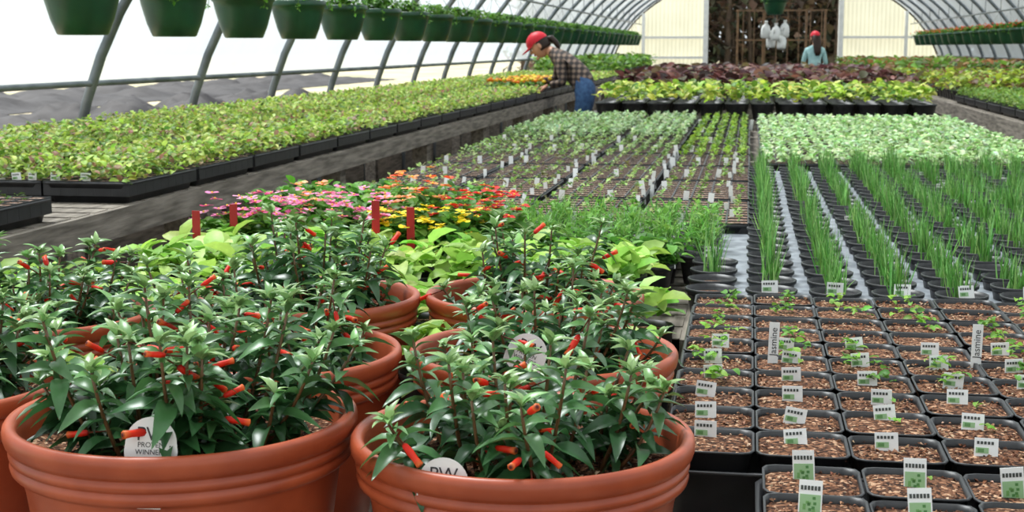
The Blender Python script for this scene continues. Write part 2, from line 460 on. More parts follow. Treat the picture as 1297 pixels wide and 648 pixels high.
def text(body, size, parent, loc, rotm, mat, align='CENTER'):
    c = bpy.data.curves.new('lettering', 'FONT'); c.body = body; c.size = size; c.align_x = align; c.align_y = 'CENTER'
    c.extrude = .0001; c.materials.append(mat)
    o = bpy.data.objects.new('lettering', c); S.collection.objects.link(o); o.parent = parent; o.location = loc; o.rotation_euler = rotm
    return o
M_ink = simple('ink', (.02, .02, .025), (.03, .03, .03), .6)
def tag(parent, x, y, z, rz=0, ry=0, tilt=-.2):
    e = bpy.data.objects.new('plant_tag', None); S.collection.objects.link(e); e.parent = parent
    e.location = (x, y, z); e.rotation_euler = (tilt, ry, rz); e.scale = (.9, .9, .9)
    pts = [(-.012, -.065), (.012, -.065), (.014, -.026), (.0265, -.018), (.0275, -.008)]
    pts += [(.0265*math.cos(t), .0265*math.sin(t)*.98) for t in np.linspace(0, PI, 17)]+[(-.0275, -.008), (-.0265, -.018), (-.014, -.026)]
    A = np.array([(px, -.0004, pz) for px, pz in pts]); B = A+np.array([0, .0009, 0])
    mb = MB(); mb.add(loft([A, B], True, True), sm=False); mb.build('tag_card', [M_white], e)
    text('PW', .0195, e, (0, -.0007, .0085), (PI/2, 0, 0), M_ink)
    text('PROVEN\nWINNERS', .0072, e, (0, -.0007, -.0055), (PI/2, 0, 0), M_ink)
    return e

eA = cuphea(-.216, 1.368, 29, 11, hs=.85)
eB = cuphea(-.567, 1.352, 33, 12, hs=1.02, sc=1.035)
eC = cuphea(-.252, 1.765, 28, 13, hs=.88)
eD = cuphea(-.325, 2.18, 27, 14, hs=.95)
eE = cuphea(-.600, 1.705, 31, 15, hs=.98)
eF = cuphea(-.668, 2.105, 29, 16, hs=1.02)
eG = cuphea(-.945, 1.47, 33, 17, hs=.98)
eH = cuphea(-1.02, 1.9, 29, 18, hs=.93)
tag(eB, .028, -.143, .288, .05)
tag(eA, -.05, -.146, .268, -.05)
tag(eC, .0, -.135, .302, .1, .4)
tag(eE, -.03, -.135, .312, 0, -.1)

# ------------------------------------------------------------------ front trays: square pots with soil and labels
SP = .101
def sq(h, z, r=.014): return rrect(h, h, r, z, 3)
CELL = loft([sq(.036, -.072), sq(.0478, -.003), sq(.0498, -.002), sq(.0498, 0), sq(.0474, 0), sq(.0464, -.008)])
CSOIL = loft([sq(.012, -.0035, .005), sq(.03, -.004, .008), sq(.0468, -.007)], True)
ZT = .87
P1 = np.vstack([grid(-.085+SP/2, 1.12, 1.545, 2.46, SP, SP, 0, ZT), grid(.022+SP/2, 1.12, 1.12, 1.44, SP, SP, 0, ZT-.003)])
P1[:, 2] += rng.normal(0, .0012, len(P1))
e = empty('seedling_pots')
mb = MB(); mb.add(CELL, P1)
for (xa, xb, ya, yb) in [(-.09, .325, 1.488, 1.99), (.33, .74, 1.488, 1.99), (.745, 1.15, 1.488, 1.99), (-.09, .325, 1.995, 2.5), (.33, .74, 1.995, 2.5), (.745, 1.15, 1.995, 2.5),
                         (.016, .42, 1.06, 1.48), (.425, .83, 1.06, 1.48), (.835, 1.18, 1.06, 1.48)]:
    cx, cy, hx, hy_ = (xa+xb)/2, (ya+yb)/2, (xb-xa)/2, (yb-ya)/2
    T = loft([rrect(hx-.012, hy_-.012, .02, 0), rrect(hx-.004, hy_-.004, .02, .05), rrect(hx, hy_, .02, .052), rrect(hx, hy_, .02, .055), rrect(hx-.006, hy_-.006, .02, .055), rrect(hx-.014, hy_-.014, .02, .003)], False, True)
    mb.add(T, [(cx, cy, DK)])
mb.build('pots_and_flats', [M_black], e)
mb = MB(); mb.add(CSOIL, P1+np.stack([0*P1[:, 0], 0*P1[:, 0], rng.normal(-.001, .0015, len(P1))], 1))
k = len(P1)*110; Q = np.repeat(P1, 110, 0)+np.stack([rng.uniform(-.044, .044, k), rng.uniform(-.044, .044, k), np.full(k, -.005)], 1)
chips(mb, Q, .0016, .004, mat=1)
mb.build('soil', [M_soil, M_chip], e)
mb = MB()
P = P1[(P1[:, 1] > 1.8) & (rng.random(len(P1)) < .7)]
Q = np.repeat(P, 3, 0); Q[:, :2] += rng.normal(0, .012, (len(Q), 2)); Q[:, 2] -= .006
rosettes(mb, Q, 4, .014, (-.1, .7), [lin(120, 170, 60), lin(150, 190, 80), lin(100, 150, 60)], h=(.006, .02), T=L_ovate)
P = P1[(P1[:, 1] <= 1.8) & (rng.random(len(P1)) < .3)]; P = P+[.01, .01, -.006]
rosettes(mb, P, 4, .010, (0, .8), [lin(120, 170, 60)], h=(.003, .01), T=L_ovate)
mb.build('seedlings', [M_soft], e)

# plant labels
def label_tpl(w, h, style):
    parts = [(box(-w/2, w/2, 0, .0008, -.03, h), (.86, .86, .84))]
    y0, y1 = -.0006, -.0001
    g = lin(150, 186, 138); dk = lin(70, 74, 70)
    if style == 'wide':
        for q in range(5): parts.append((box(-w*.40+q*w*.15, -w*.30+q*w*.15, y0, y1, h*.62, h*.80), dk))
        parts += [(box(-w*.44, w*.1, y0, y1, h*.08, h*.42), g), (box(-w*.36, -w*.1, y0*1.5, y0, h*.14, h*.36), lin(96, 140, 84))]
    elif style == 'pict':
        parts += [(box(-w*.44, w*.44, y0, y1, h*.05, h*.60), g)]
        r = np.random.default_rng(3)
        for q in range(10):
            a, b = r.uniform(-.36, .26), r.uniform(.08, .48); parts.append((box(w*a, w*(a+.13), y0*1.5, y0, h*b, h*(b+.08)), lin(*((80, 130, 70) if q % 2 else (112, 160, 92)))))
        for q in range(6): parts.append((box(-w*.42+q*w*.145, -w*.32+q*w*.145, y0, y1, h*.72, h*.84), dk))
    V = []; F = []; C = []; o = 0
    for (v, f), c in parts:
        V.append(v); F.append(f+o); C.append(np.tile(c, (len(v), 1))); o += len(v)
    return (np.vstack(V), np.vstack(F)), np.vstack(C)
LW, LWC = label_tpl(.025, .018, 'wide'); LP, LPC = label_tpl(.022, .034, 'pict'); LB, LBC = label_tpl(.015, .026, 'blank')
def labels(mb, P, T, C, tilt=.15, sc=1.):
    k = len(P); a = rng.normal(0, .14, k)
    R = rot(a, rng.normal(0, .07, k), rng.normal(-tilt, .1, k))
    mb.add(T, P, R, np.full(k, sc), tcol=C, sm=False)
mb = MB()
P = P1[(P1[:, 1] < 2.06) & (P1[:, 1] > 1.46)]; P = P+np.stack([rng.normal(-.004, .004, len(P)), rng.normal(.012, .006, len(P)), np.full(len(P), -.004)], 1)
labels(mb, P, LW, LWC)
P = P1[(P1[:, 1] < 1.46)]; P = P+np.stack([rng.normal(-.004, .006, len(P)), rng.normal(.0, .008, len(P)), np.full(len(P), -.008)], 1)
labels(mb, P, LP, LPC)
P = grid(.05, 1.15, 2.545, 2.545, .11, .1, .005, ZT-.002); labels(mb, P, LW, LWC, sc=1.15)
P = grid(-.9, -.3, 2.745, 2.745, .085, .1, .01, ZT+.006); labels(mb, P, LB, LBC)
P = grid(-.5, -.02, 2.955, 2.955, .085, .1, .01, ZT+.004); labels(mb, P, LW, LWC)
P = grid(-.5, -.02, 3.4, 3.4, .085, .1, .01, ZT+.012); labels(mb, P, LB, LBC)
for yy, xa, xb in ((4.05, -1.1, -.1), (4.4, -1.05, -.1), (4.8, -1.1, -.1), (5.3, -1.1, -.1), (6.0, -1.1, -.1), (6.6, -1.1, 0), (7.4, -1.1, 0), (8.2, -1.1, 0)):
    P = grid(xa, xb, yy, yy, .1, .1, .035, ZT-.003); P = P[rng.random(len(P)) < .75]; labels(mb, P, LB, LBC, sc=1.1)
for xx in (-.9, -.62, -.3, -.05):
    P = grid(xx, xx, 3.7, 5.9, .1, .16, .015, ZT-.004); P = P[rng.random(len(P)) < .8]; labels(mb, P, LB, LBC, sc=.8)
P = grid(.27, 1.15, 3.237, 5.4, .33, .448, .012, ZT-.01); labels(mb, P, LW, LWC)
P = grid(-3.1, -1.86, 4.0, 4.0, .07, .1, .02, .905); P = P[rng.random(len(P)) < .9]; labels(mb, P, LW, LWC, sc=1.2)
mb.build('plant_labels', [M_vc])
for (x, y, s) in ((.04, 1.955, 'Jasmine'), (.315, 1.985, 'Jasmine')):
    e = empty('plant_stake_label', (x, y, ZT-.04)); e.rotation_euler = (-.08, .03, 0)
    mb = MB(); mb.add(box(-.007, .007, 0, .001, 0, .095), sm=False); mb.build('stake', [M_white], e)
    text(s, .013, e, (0, -.0003, .068), (PI/2, -PI/2, 0), M_ink)
M_red = simple('red_plastic', lin(190, 30, 40), lin(160, 24, 34), .4)
mb = MB()
for x, y, h in ((-1.06, 2.62, .985), (-1.03, 2.745, .985), (-.725, 2.72, 1.0), (-.66, 2.745, .985)):
    mb.add(box(x-.008, x+.008, y-.001, y+.001, .82, h), sm=False)
mb.build('red_marker_stakes', [M_red])

# ------------------------------------------------------------------ chives in round pots
RP = lathe([(.033, -.07), (.044, -.008), (.0475, -.006), (.0478, 0), (.0455, .0005), (.0435, -.012)], 18)
RS = lathe([(.001, -.011), (.02, -.0095), (.044, -.0125)], 12)
e = empty('potted_chives')
P2 = np.vstack([grid(.05, 1.16, 2.565, 5.35, .11, .112, .002, ZT), grid(-.06, -.05, 2.565, 3.0, .11, .112, 0, ZT)])
mb = MB(); mb.add(RP, P2, sc=.97); mb.build('pots', [M_black], e)
mb = MB(); mb.add(RS, P2, sc=.97); mb.build('soil', [M_soil], e)
G = P2[((P2[:, 0] > 0) & (rng.random(len(P2)) < .88)) | ((P2[:, 0] < 0) & (np.abs(P2[:, 1]-2.789) < .03))]
nb = 44; k = len(G)*nb; Q = np.repeat(G, nb, 0)
hs = np.repeat(rng.uniform(.6, 1.05, len(G)), nb)
Q = Q+np.stack([rng.normal(0, .008, k), rng.normal(0, .010, k), np.full(k, -.012)], 1)
mb = MB()
mb.add(BLADE, Q, rot(rng.uniform(0, 6.3, k), PI/2-np.abs(rng.normal(0, .2, k)), rng.uniform(0, 3, k)),
       np.stack([rng.uniform(.045, .12, k)*hs, rng.uniform(.10, .14, k), rng.uniform(.05, .15, k)], 1), col=vary(pick([lin(106, 160, 76), lin(84, 140, 62), lin(144, 190, 112)], k), k, .22))
mb.build('grass_blades', [M_soft], e)
mb = MB(); mb.add(box(-.085, 1.17, 2.515, 5.38, ZT-.032, ZT-.026), sm=False)
for x in (-.08, 1.16): mb.add(box(x-.004, x+.004, 2.515, 5.38, DK, ZT-.032), sm=False)
mb.build('pot_carrier_tray', [M_grey], e)

# ------------------------------------------------------------------ cell flats
CS = .055
def cellq(h, z): return np.array([(h, h, z), (-h, h, z), (-h, -h, z), (h, -h, z)])
CC = loft([cellq(.0273, -.045), cellq(.0273, 0), cellq(.0252, 0), cellq(.0245, -.006)])
CQ = (np.array([(.0247, .0247, -.003), (-.0247, .0247, -.003), (-.0247, -.0247, -.003), (.0247, -.0247, -.003)]), np.array([(0, 1, 2), (0, 2, 3)]))
def flats(mb, x0, x1, y0, y1, deck, ztop, w=.28, l=.54):
    nx = max(1, int((x1-x0)/w)); ny = max(1, int((y1-y0)/l)); pts = []
    for i in range(nx):
        for j in range(ny):
            cx = x0+(x1-x0)*(i+.5)/nx; cy = y0+(y1-y0)*(j+.5)/ny; h = ztop-deck-.004
            T = loft([rrect(w/2-.018, l/2-.016, .02, 0), rrect(w/2-.005, l/2-.005, .02, h-.008), rrect(w/2+.001, l/2-.001, .02, h-.006), rrect(w/2+.001, l/2-.001, .02, h), rrect(w/2-.004, l/2-.006, .02, h)], True)
            mb.add(T, [(cx, cy, deck)])
            for a in range(5):
                for b in range(9): pts.append((cx+(a-2)*CS, cy+(b-4)*.0585, ztop))
    pts = np.array(pts); mb.add(CC, pts, sm=False, sc=np.array([[1, 1.06, 1]]*len(pts))); mb.add(CQ, pts, mat=1, sm=False, sc=np.array([[1, 1.06, 1]]*len(pts)))
    return pts
e = empty('seedling_flats')
mb = MB(); P4 = flats(mb, -1.19, .02, 3.5, YE-.03, DK, ZT); P3 = flats(mb, .05, 1.18, 5.42, YE-.03, DK, ZT)
mb.build('cell_flats', [M_black, M_soil2], e)
mb = MB()
A = P4+[0, 0, -.003]
near = A[A[:, 1] < 5.6]; far = A[A[:, 1] >= 5.6]
sel = near[rng.random(len(near)) < .65]
rosettes(mb, sel, 5, .017, (0, .9), [lin(130, 164, 76), lin(106, 144, 68), lin(160, 186, 106), lin(120, 120, 76)], h=(.004, .02), T=L_small)
sage = far[(far[:, 0] < -.25)]; lime = far[(far[:, 0] >= -.25)]
rosettes(mb, sage[sage[:, 1] < 6.8], 6, .020, (0, 1), [lin(120, 150, 80), lin(150, 175, 106), lin(100, 130, 68)], h=(.004, .025))
rosettes(mb, sage[sage[:, 1] >= 6.8], 10, .026, (0, 1.1), [lin(150, 178, 132), lin(170, 194, 146), lin(130, 162, 96)], h=(.006, .04))
rosettes(mb, lime, 8, .023, (0, 1.2), [lin(126, 160, 56), lin(146, 180, 70), lin(94, 128, 50)], h=(.006, .035))
B = P3+[0, 0, -.004]
rosettes(mb, B, 10, .026, (-.1, 1.0), [lin(196, 224, 168), lin(176, 210, 144), lin(208, 232, 186), lin(130, 172, 92)], h=(.004, .032), T=L_ovate, percol=False, var=.25)
mb.build('seedlings', [M_soft], e)

# feathery herbs
e = empty('herb_pots')
P5 = grid(-.52, -.02, 2.98, 3.42, .085, .085, .004, ZT)
P5b = grid(-1.1, -.6, 3.06, 3.46, .09, .09, .004, ZT)
mb = MB(); mb.add(RP, np.vstack([P5, P5b]), sc=.88); mb.build('pots', [M_black], e)
mb = MB(); mb.add(RS, np.vstack([P5, P5b]), sc=.88); mb.build('soil', [M_soil], e)
mb = MB()
Q = np.repeat(P5, 9, 0); Q[:, :2] += rng.normal(0, .016, (len(Q), 2))
rosettes(mb, Q, 10, .035, (.2, 1.5), [lin(108, 160, 66), lin(88, 142, 56), lin(130, 180, 84)], T=L_needle, h=(0, .05), spread=.01)
rosettes(mb, Q, 2, .02, (0, 1.2), [lin(120, 170, 74)], h=(.02, .06))
Q = np.repeat(P5b, 6, 0); Q[:, :2] += rng.normal(0, .02, (len(Q), 2))
rosettes(mb, Q, 10, .028, (-.1, 1.2), [lin(96, 150, 56), lin(76, 126, 48), lin(120, 170, 70)], T=L_ovate, h=(.0, .09), spread=.01)
mb.build('foliage', [M_soft], e)

# ------------------------------------------------------------------ lime leafy greens around the terracotta pots
e = empty('leafy_green_pots')
low = []
for p in grid(-1.36, -.12, 1.6, 2.4, .1, .1, .008, .85):
    ok = all((p[0]-q.location.x)**2+(p[1]-q.location.y)**2 > .215**2 for q in (eA, eB, eC, eD, eE, eF, eG, eH))
    if ok: low.append(p)
low = np.array(low); low = low[(low[:, 0] < -.8) | (low[:, 1] > 1.95)]
highp = grid(-1.12, -.13, 2.53, 2.70, .1, .085, .008, ZT)
LPOT = lathe([(.035, -.19), (.044, -.01), (.0465, -.008), (.047, 0), (.045, 0), (.043, -.015)], 14)
mb = MB(); mb.add(LPOT, low+[0, 0, -.02]); mb.add(RP, highp, sc=.9)
mb.build('pots', [M_black], e)
mb = MB(); mb.add(RS, np.vstack([low+[0, 0, -.02], highp]), sc=.9); mb.build('soil', [M_soil], e)
mb = MB(); A = np.vstack([low+[0, 0, -.01], highp])
rosettes(mb, A, 22, .050, (-.05, 1.0), [lin(166, 204, 96), lin(142, 186, 76), lin(184, 216, 120)], T=L_ovate, h=(0, .05), spread=.018, percol=False)
mb.build('foliage', [M_soft], e)

# ------------------------------------------------------------------ flowering bedding plants
e = empty('flowering_bedding_plants')
FP = [(-1.08+.085*i, 2.80+.02*(i % 2), 'pink') for i in range(5)]+[(-1.04+.09*i, 2.89, 'pink') for i in range(4)]
FP += [(-.66, 2.96, 'orange'), (-.76, 2.99, 'orange'), (-.70, 2.87, 'peach'), (-.86, 2.98, 'pink'), (-.58, 2.96, 'red'), (-.6, 2.87, 'red'), (-.50, 2.93, 'red'), (-.52, 2.85, 'red'), (-.95, 2.98, 'peach')]
FP += [(-.64, 2.79, 'yellow'), (-.55, 2.79, 'yellow'), (-.72, 2.78, 'yellow'), (-.45, 2.8, 'green'), (-.36, 2.82, 'green'), (-.27, 2.8, 'green'), (-.18, 2.82, 'green')]
FCOL = dict(pink=[lin(240, 120, 180), lin(248, 175, 210), lin(230, 94, 150), lin(244, 140, 190)], orange=[lin(246, 130, 66), lin(252, 160, 90), lin(242, 100, 66)], peach=[lin(252, 186, 136), lin(248, 156, 116)], red=[lin(224, 34, 32)], yellow=[lin(252, 230, 44)], green=[lin(120, 170, 60)])
HT = dict(pink=.085, orange=.125, peach=.10, red=.095, yellow=.07, green=.05)
pos = np.array([(a, b, ZT) for a, b, c in FP])
mb = MB(); mb.add(RP, pos, sc=.88); mb.build('pots', [M_black], e)
mb = MB(); mb.add(RS, pos, sc=.88); mb.build('soil', [M_soil], e)
mb = MB(); fb = MB()
PET = leafT([0, .4, .85, 1], [.3, .9, 1, .5], .42, .1, .15)
for (x, y, c) in FP:
    h = HT[c]; Q = np.array([(x, y, ZT)])+np.stack([rng.normal(0, .022, 14), rng.normal(0, .022, 14), np.zeros(14)], 1)
    rosettes(mb, Q, 9, .030, (-.1, 1.1), [lin(92, 146, 54), lin(72, 122, 46), lin(118, 168, 70)], T=L_ovate, h=(0, h*.9), spread=.01, percol=False)
    nf = {'green': 1, 'yellow': 13, 'red': 11}.get(c, 12)
    if c == 'green': continue
    FQ = np.array([(x, y, ZT+h)])+np.stack([rng.normal(0, .028, nf), rng.normal(0, .028, nf), rng.uniform(-.012, .045, nf)], 1)
    base = pick(FCOL[c], nf)
    ax = rng.uniform(0, 6.3, nf)
    for j in range(5):
        fb.add(PET, FQ, rot(ax+j*2*PI/5, rng.uniform(.0, .5, nf), rng.normal(0, .2, nf)), rng.uniform(.011, .016, nf), col=vary(base, nf, .08, .03))
    fb.add(sphere(6, 4), FQ+[0, 0, .002], sc=.0026, col=lin(250, 220, 90))
mb.build('foliage', [M_soft], e); fb.build('blossoms', [M_petal], e)

# ------------------------------------------------------------------ left and right bench plants
ZL = .905
e = empty('bench_seedling_flats')
mb = MB()
PL = flats(mb, -3.22, -1.81, 3.96, 20.5, .84, ZL)
PL = PL[~((PL[:, 0] > -2.36) & (PL[:, 1] > 12.5) & (PL[:, 1] < 14.9))]
PX = flats(mb, -2.12, -1.83, 3.0, 3.55, .84, ZL)
PR = flats(mb, 1.69, 3.9, 6.3, 12.5, .84, ZL)
mb.build('cell_flats', [M_black, M_soil2], e)
mb = MB(); A = PL+[0, 0, -.003]
A[:, :2] += rng.normal(0, .006, (len(A), 2))
yc = [lin(170, 192, 84), lin(144, 176, 70), lin(108, 142, 60), lin(192, 206, 118), lin(164, 128, 104)]
dens = (np.sin(A[:, 0]*9)+np.sin(A[:, 1]*6.5)+rng.normal(0, .6, len(A))) > -1.2
A = A[dens]
n1 = A[A[:, 1] < 6.5]; n2 = A[(A[:, 1] >= 6.5) & (A[:, 1] < 12)]; n3 = A[A[:, 1] >= 12]
rosettes(mb, n1, 14, .028, (-.2, 1.1), yc, T=L_ovate, h=(.002, .055), spread=.012, percol=False, p=[.28, .28, .22, .12, .1], var=.25)
rosettes(mb, n2, 10, .032, (-.2, 1.1), yc, h=(.004, .06), spread=.013, percol=False, p=[.28, .26, .2, .16, .1], var=.25)
rosettes(mb, n3, 6, .040, (-.2, 1.1), yc, h=(.006, .06), spread=.014, percol=False, p=[.28, .26, .2, .16, .1])
rosettes(mb, PX[rng.random(len(PX)) < .6], 4, .018, (0, 1), [lin(80, 110, 50)], h=(0, .01))
A = PR+[0, 0, -.003]
rosettes(mb, A, 9, .03, (-.2, 1.1), [lin(116, 152, 60), lin(96, 134, 54), lin(136, 166, 74)], h=(.008, .06), spread=.012, percol=False)
mb.build('seedlings', [M_soft], e)

# larger potted crops farther away
def crop(name, x0, x1, y0, y1, sp, z, cols, L, nl, h, T=L_ovate, flow=None, ps=1.15, el=(-.3, 1.0)):
    e = empty(name); P = grid(x0, x1, y0, y1, sp, sp, .008, z)
    mb = MB(); mb.add(RP, P+[0, 0, 0], sc=ps); mb.build('pots', [M_black], e)
    mb = MB(); mb.add(RS, P, sc=ps); mb.build('soil', [M_soil], e)
    mb = MB(); rosettes(mb, P, nl, L, el, cols, T=T, h=h, spread=sp*.17, percol=False, var=.25); mb.build('foliage', [M_soft], e)
    if flow is not None:
        nf = len(P)*5; Q = np.repeat(P, 5, 0)+np.stack([rng.normal(0, sp*.3, nf), rng.normal(0, sp*.3, nf), rng.uniform(h[1]*.9, h[1]*1.25, nf)], 1)
        fb = MB(); fb.add(sphere(8, 5), Q, sc=np.array([[.02, .02, .013]]*nf), col=vary(pick(flow, nf), nf, .08)); fb.build('blossoms', [M_petal], e)
crop('lime_coleus_pots', -.9, 1.2, 9.21, 10.55, .165, DF+.112, [lin(190, 206, 84), lin(158, 188, 68), lin(210, 222, 116), lin(116, 150, 54), lin(90, 124, 46)], .062, 14, (.01, .095), ps=1.6, el=(-.1, 1.1))
crop('burgundy_coleus_pots', -.9, 1.18, 10.75, 16.8, .17, DF+.095, [lin(104, 64, 60), lin(80, 48, 50), lin(126, 90, 78), lin(64, 46, 42), lin(104, 96, 66)], .095, 15, (.02, .15), ps=1.35)
crop('marigold_pots', -2.28, -1.92, 12.7, 14.7, .17, .92, [lin(96, 140, 50), lin(80, 120, 44)], .05, 12, (0, .08), flow=[lin(250, 206, 50), lin(246, 150, 40), lin(250, 224, 70)])
crop('shrubby_herb_pots', -3.1, -1.95, 21, 32, .3, .93, [lin(96, 140, 50), lin(80, 120, 44), lin(130, 165, 60)], .11, 18, (0, .2), ps=1.2)
crop('yellow_green_coleus_pots', 1.8, 3.8, 12.9, 18.5, .19, .93, [lin(176, 190, 70), lin(146, 170, 60), lin(110, 132, 48), lin(120, 90, 60)], .075, 14, (0, .1), ps=1.2)
crop('leafy_bench_pots', 1.8, 3.8, 19, 29.5, .28, .93, [lin(110, 146, 56), lin(136, 100, 60), lin(90, 120, 50)], .11, 14, (0, .16), ps=1.2)

# ------------------------------------------------------------------ hanging baskets
BP = lathe([(.095, 0), (.102, .004), (.125, .06), (.15, .15), (.158, .19), (.166, .192), (.168, .2), (.167, .222), (.162, .226), (.158, .222), (.15, .2)], 32, True)
def basket_mesh(seed, flower=None):
    global rng
    old = rng; rng = np.random.default_rng(seed)
    mb = MB(); mb.add(BP, mat=0); mb.add(lathe([(.001, .205), (.08, .21), (.155, .205)], 16), mat=1)
    for a in (0.3, 2.4, 4.5):
        mb.add(tube([(.158*math.cos(a), .158*math.sin(a), .22), (0, 0, .48)], .0022, 4), mat=3)
    mb.add(tube([(0, 0, .48), (0, 0, .51)]+[(.016*math.sin(t), 0, .51+.016-.016*math.cos(t)) for t in np.linspace(.5, 4.5, 6)], .0028, 4), mat=3)
    P = np.stack([rng.normal(0, .06, 45), rng.normal(0, .06, 45), np.full(45, .2)], 1)
    rosettes(mb, P, 9, .034, (-.4, 1.1), [lin(90, 140, 50), lin(120, 165, 66), lin(70, 116, 44)], T=L_ovate, h=(0, .1), spread=.02, mat=2)
    for i in range(5):
        a = rng.uniform(0, 6.3); l = rng.uniform(.03, .10)
        pts = np.array([(.15*math.cos(a), .15*math.sin(a), .23), (.185*math.cos(a), .185*math.sin(a), .235), (.195*math.cos(a), .195*math.sin(a), .235-l)])
        mb.add(tube(pts, .002, 4), mat=2, col=lin(90, 130, 50))
        rosettes(mb, np.vstack([pts[1:], pts[1:].mean(0)[None]]), 4, .025, (-.8, .6), [lin(100, 150, 56)], mat=2)
    if flower is not None:
        Q = np.stack([rng.normal(0, .08, 26), rng.normal(0, .08, 26), rng.uniform(.25, .33, 26)], 1)
        mb.add(sphere(7, 4), Q, sc=np.array([[.016, .016, .011]]*26), mat=2, col=vary(pick(flower, 26), 26, .1))
    rng = old
    return mb.mesh('hanging_basket', [M_gpot, M_soil, M_soft, M_metal])
BM = [basket_mesh(i) for i in range(3)]; BR = [basket_mesh(10+i, [lin(230, 100, 50), lin(240, 130, 80)]) for i in range(2)]
for i in range(32):
    y = 5.47-.94+.94*i
    obj('hanging_basket', BM[i % 3], None, (CX-3.24, y, 1.35), (0, 0, i*1.3))
    if i > 2: obj('hanging_basket', BR[i % 2], None, (CX+3.24, y, 1.35), (0, 0, i*1.7))
obj('hanging_basket', BM[1], None, (.32, 20, 1.74), (0, 0, 1))
mb = MB(); mb.add(tube([(.32, 20, 2.26), (.32, 20, arch_z(.32)-.0)], .004, 4)); mb.build('basket_hanger_wire', [M_metal])
mb = MB()
JUG = lathe([(.05, 0), (.062, .01), (.064, .05), (.064, .12), (.05, .16), (.022, .19), (.02, .215), (.024, .217), (.024, .23), (.001, .232)], 14, True)
for x, y, z, a in ((.2, 20.0, 1.43, .3), (.34, 19.95, 1.40, -.2), (.46, 20.05, 1.44, .2), (.28, 20.1, 1.3, .1), (.42, 20.0, 1.28, -.3)):
    R = rot(np.array([a]), np.array([.0]), np.array([a*.6]))
    mb.add(JUG, [(x, y, z)], R)
    mb.add(tube([(x-.02, y-.05, z+.17), (x-.02, y-.085, z+.14), (x-.02, y-.065, z+.09)], .008, 6))
    mb.add(tube([(x, y, z+.225), (.32, 20, 1.735)], .002, 4), mat=1)
mb.build('hanging_white_jugs', [M_white, M_metal])

# ------------------------------------------------------------------ people
def body(J, E, segmat, mats, parent):
    names = list(J); me = bpy.data.meshes.new('skel')
    me.from_pydata([J[n][:3] for n in names], [(names.index(a), names.index(b)) for a, b in E], [])
    o = bpy.data.objects.new('skel', me); S.collection.objects.link(o)
    o.modifiers.new('s', 'SKIN'); sub = o.modifiers.new('d', 'SUBSURF'); sub.levels = 2; sub.render_levels = 2
    for i, n in enumerate(names):
        r = J[n][3]; me.skin_vertices[0].data[i].radius = (r, r) if not isinstance(r, tuple) else r
        me.skin_vertices[0].data[i].use_root = (i == 0)
    bpy.context.view_layer.update()
    dg = bpy.context.evaluated_depsgraph_get()
    m2 = bpy.data.meshes.new_from_object(o.evaluated_get(dg))
    bpy.data.objects.remove(o)
    m2.materials.clear()
    for m in mats: m2.materials.append(m)
    A = np.array([J[a][:3] for a, b in E]); B = np.array([J[b][:3] for a, b in E])
    for p in m2.polygons:
        c = np.array(p.center); ab = B-A; t = np.clip(((c-A)*ab).sum(1)/(ab*ab).sum(1), 0, 1)
        d = np.linalg.norm(A+ab*t[:, None]-c, axis=1); p.material_index = segmat[int(d.argmin())]; p.use_smooth = True
    return obj('body', m2, parent)

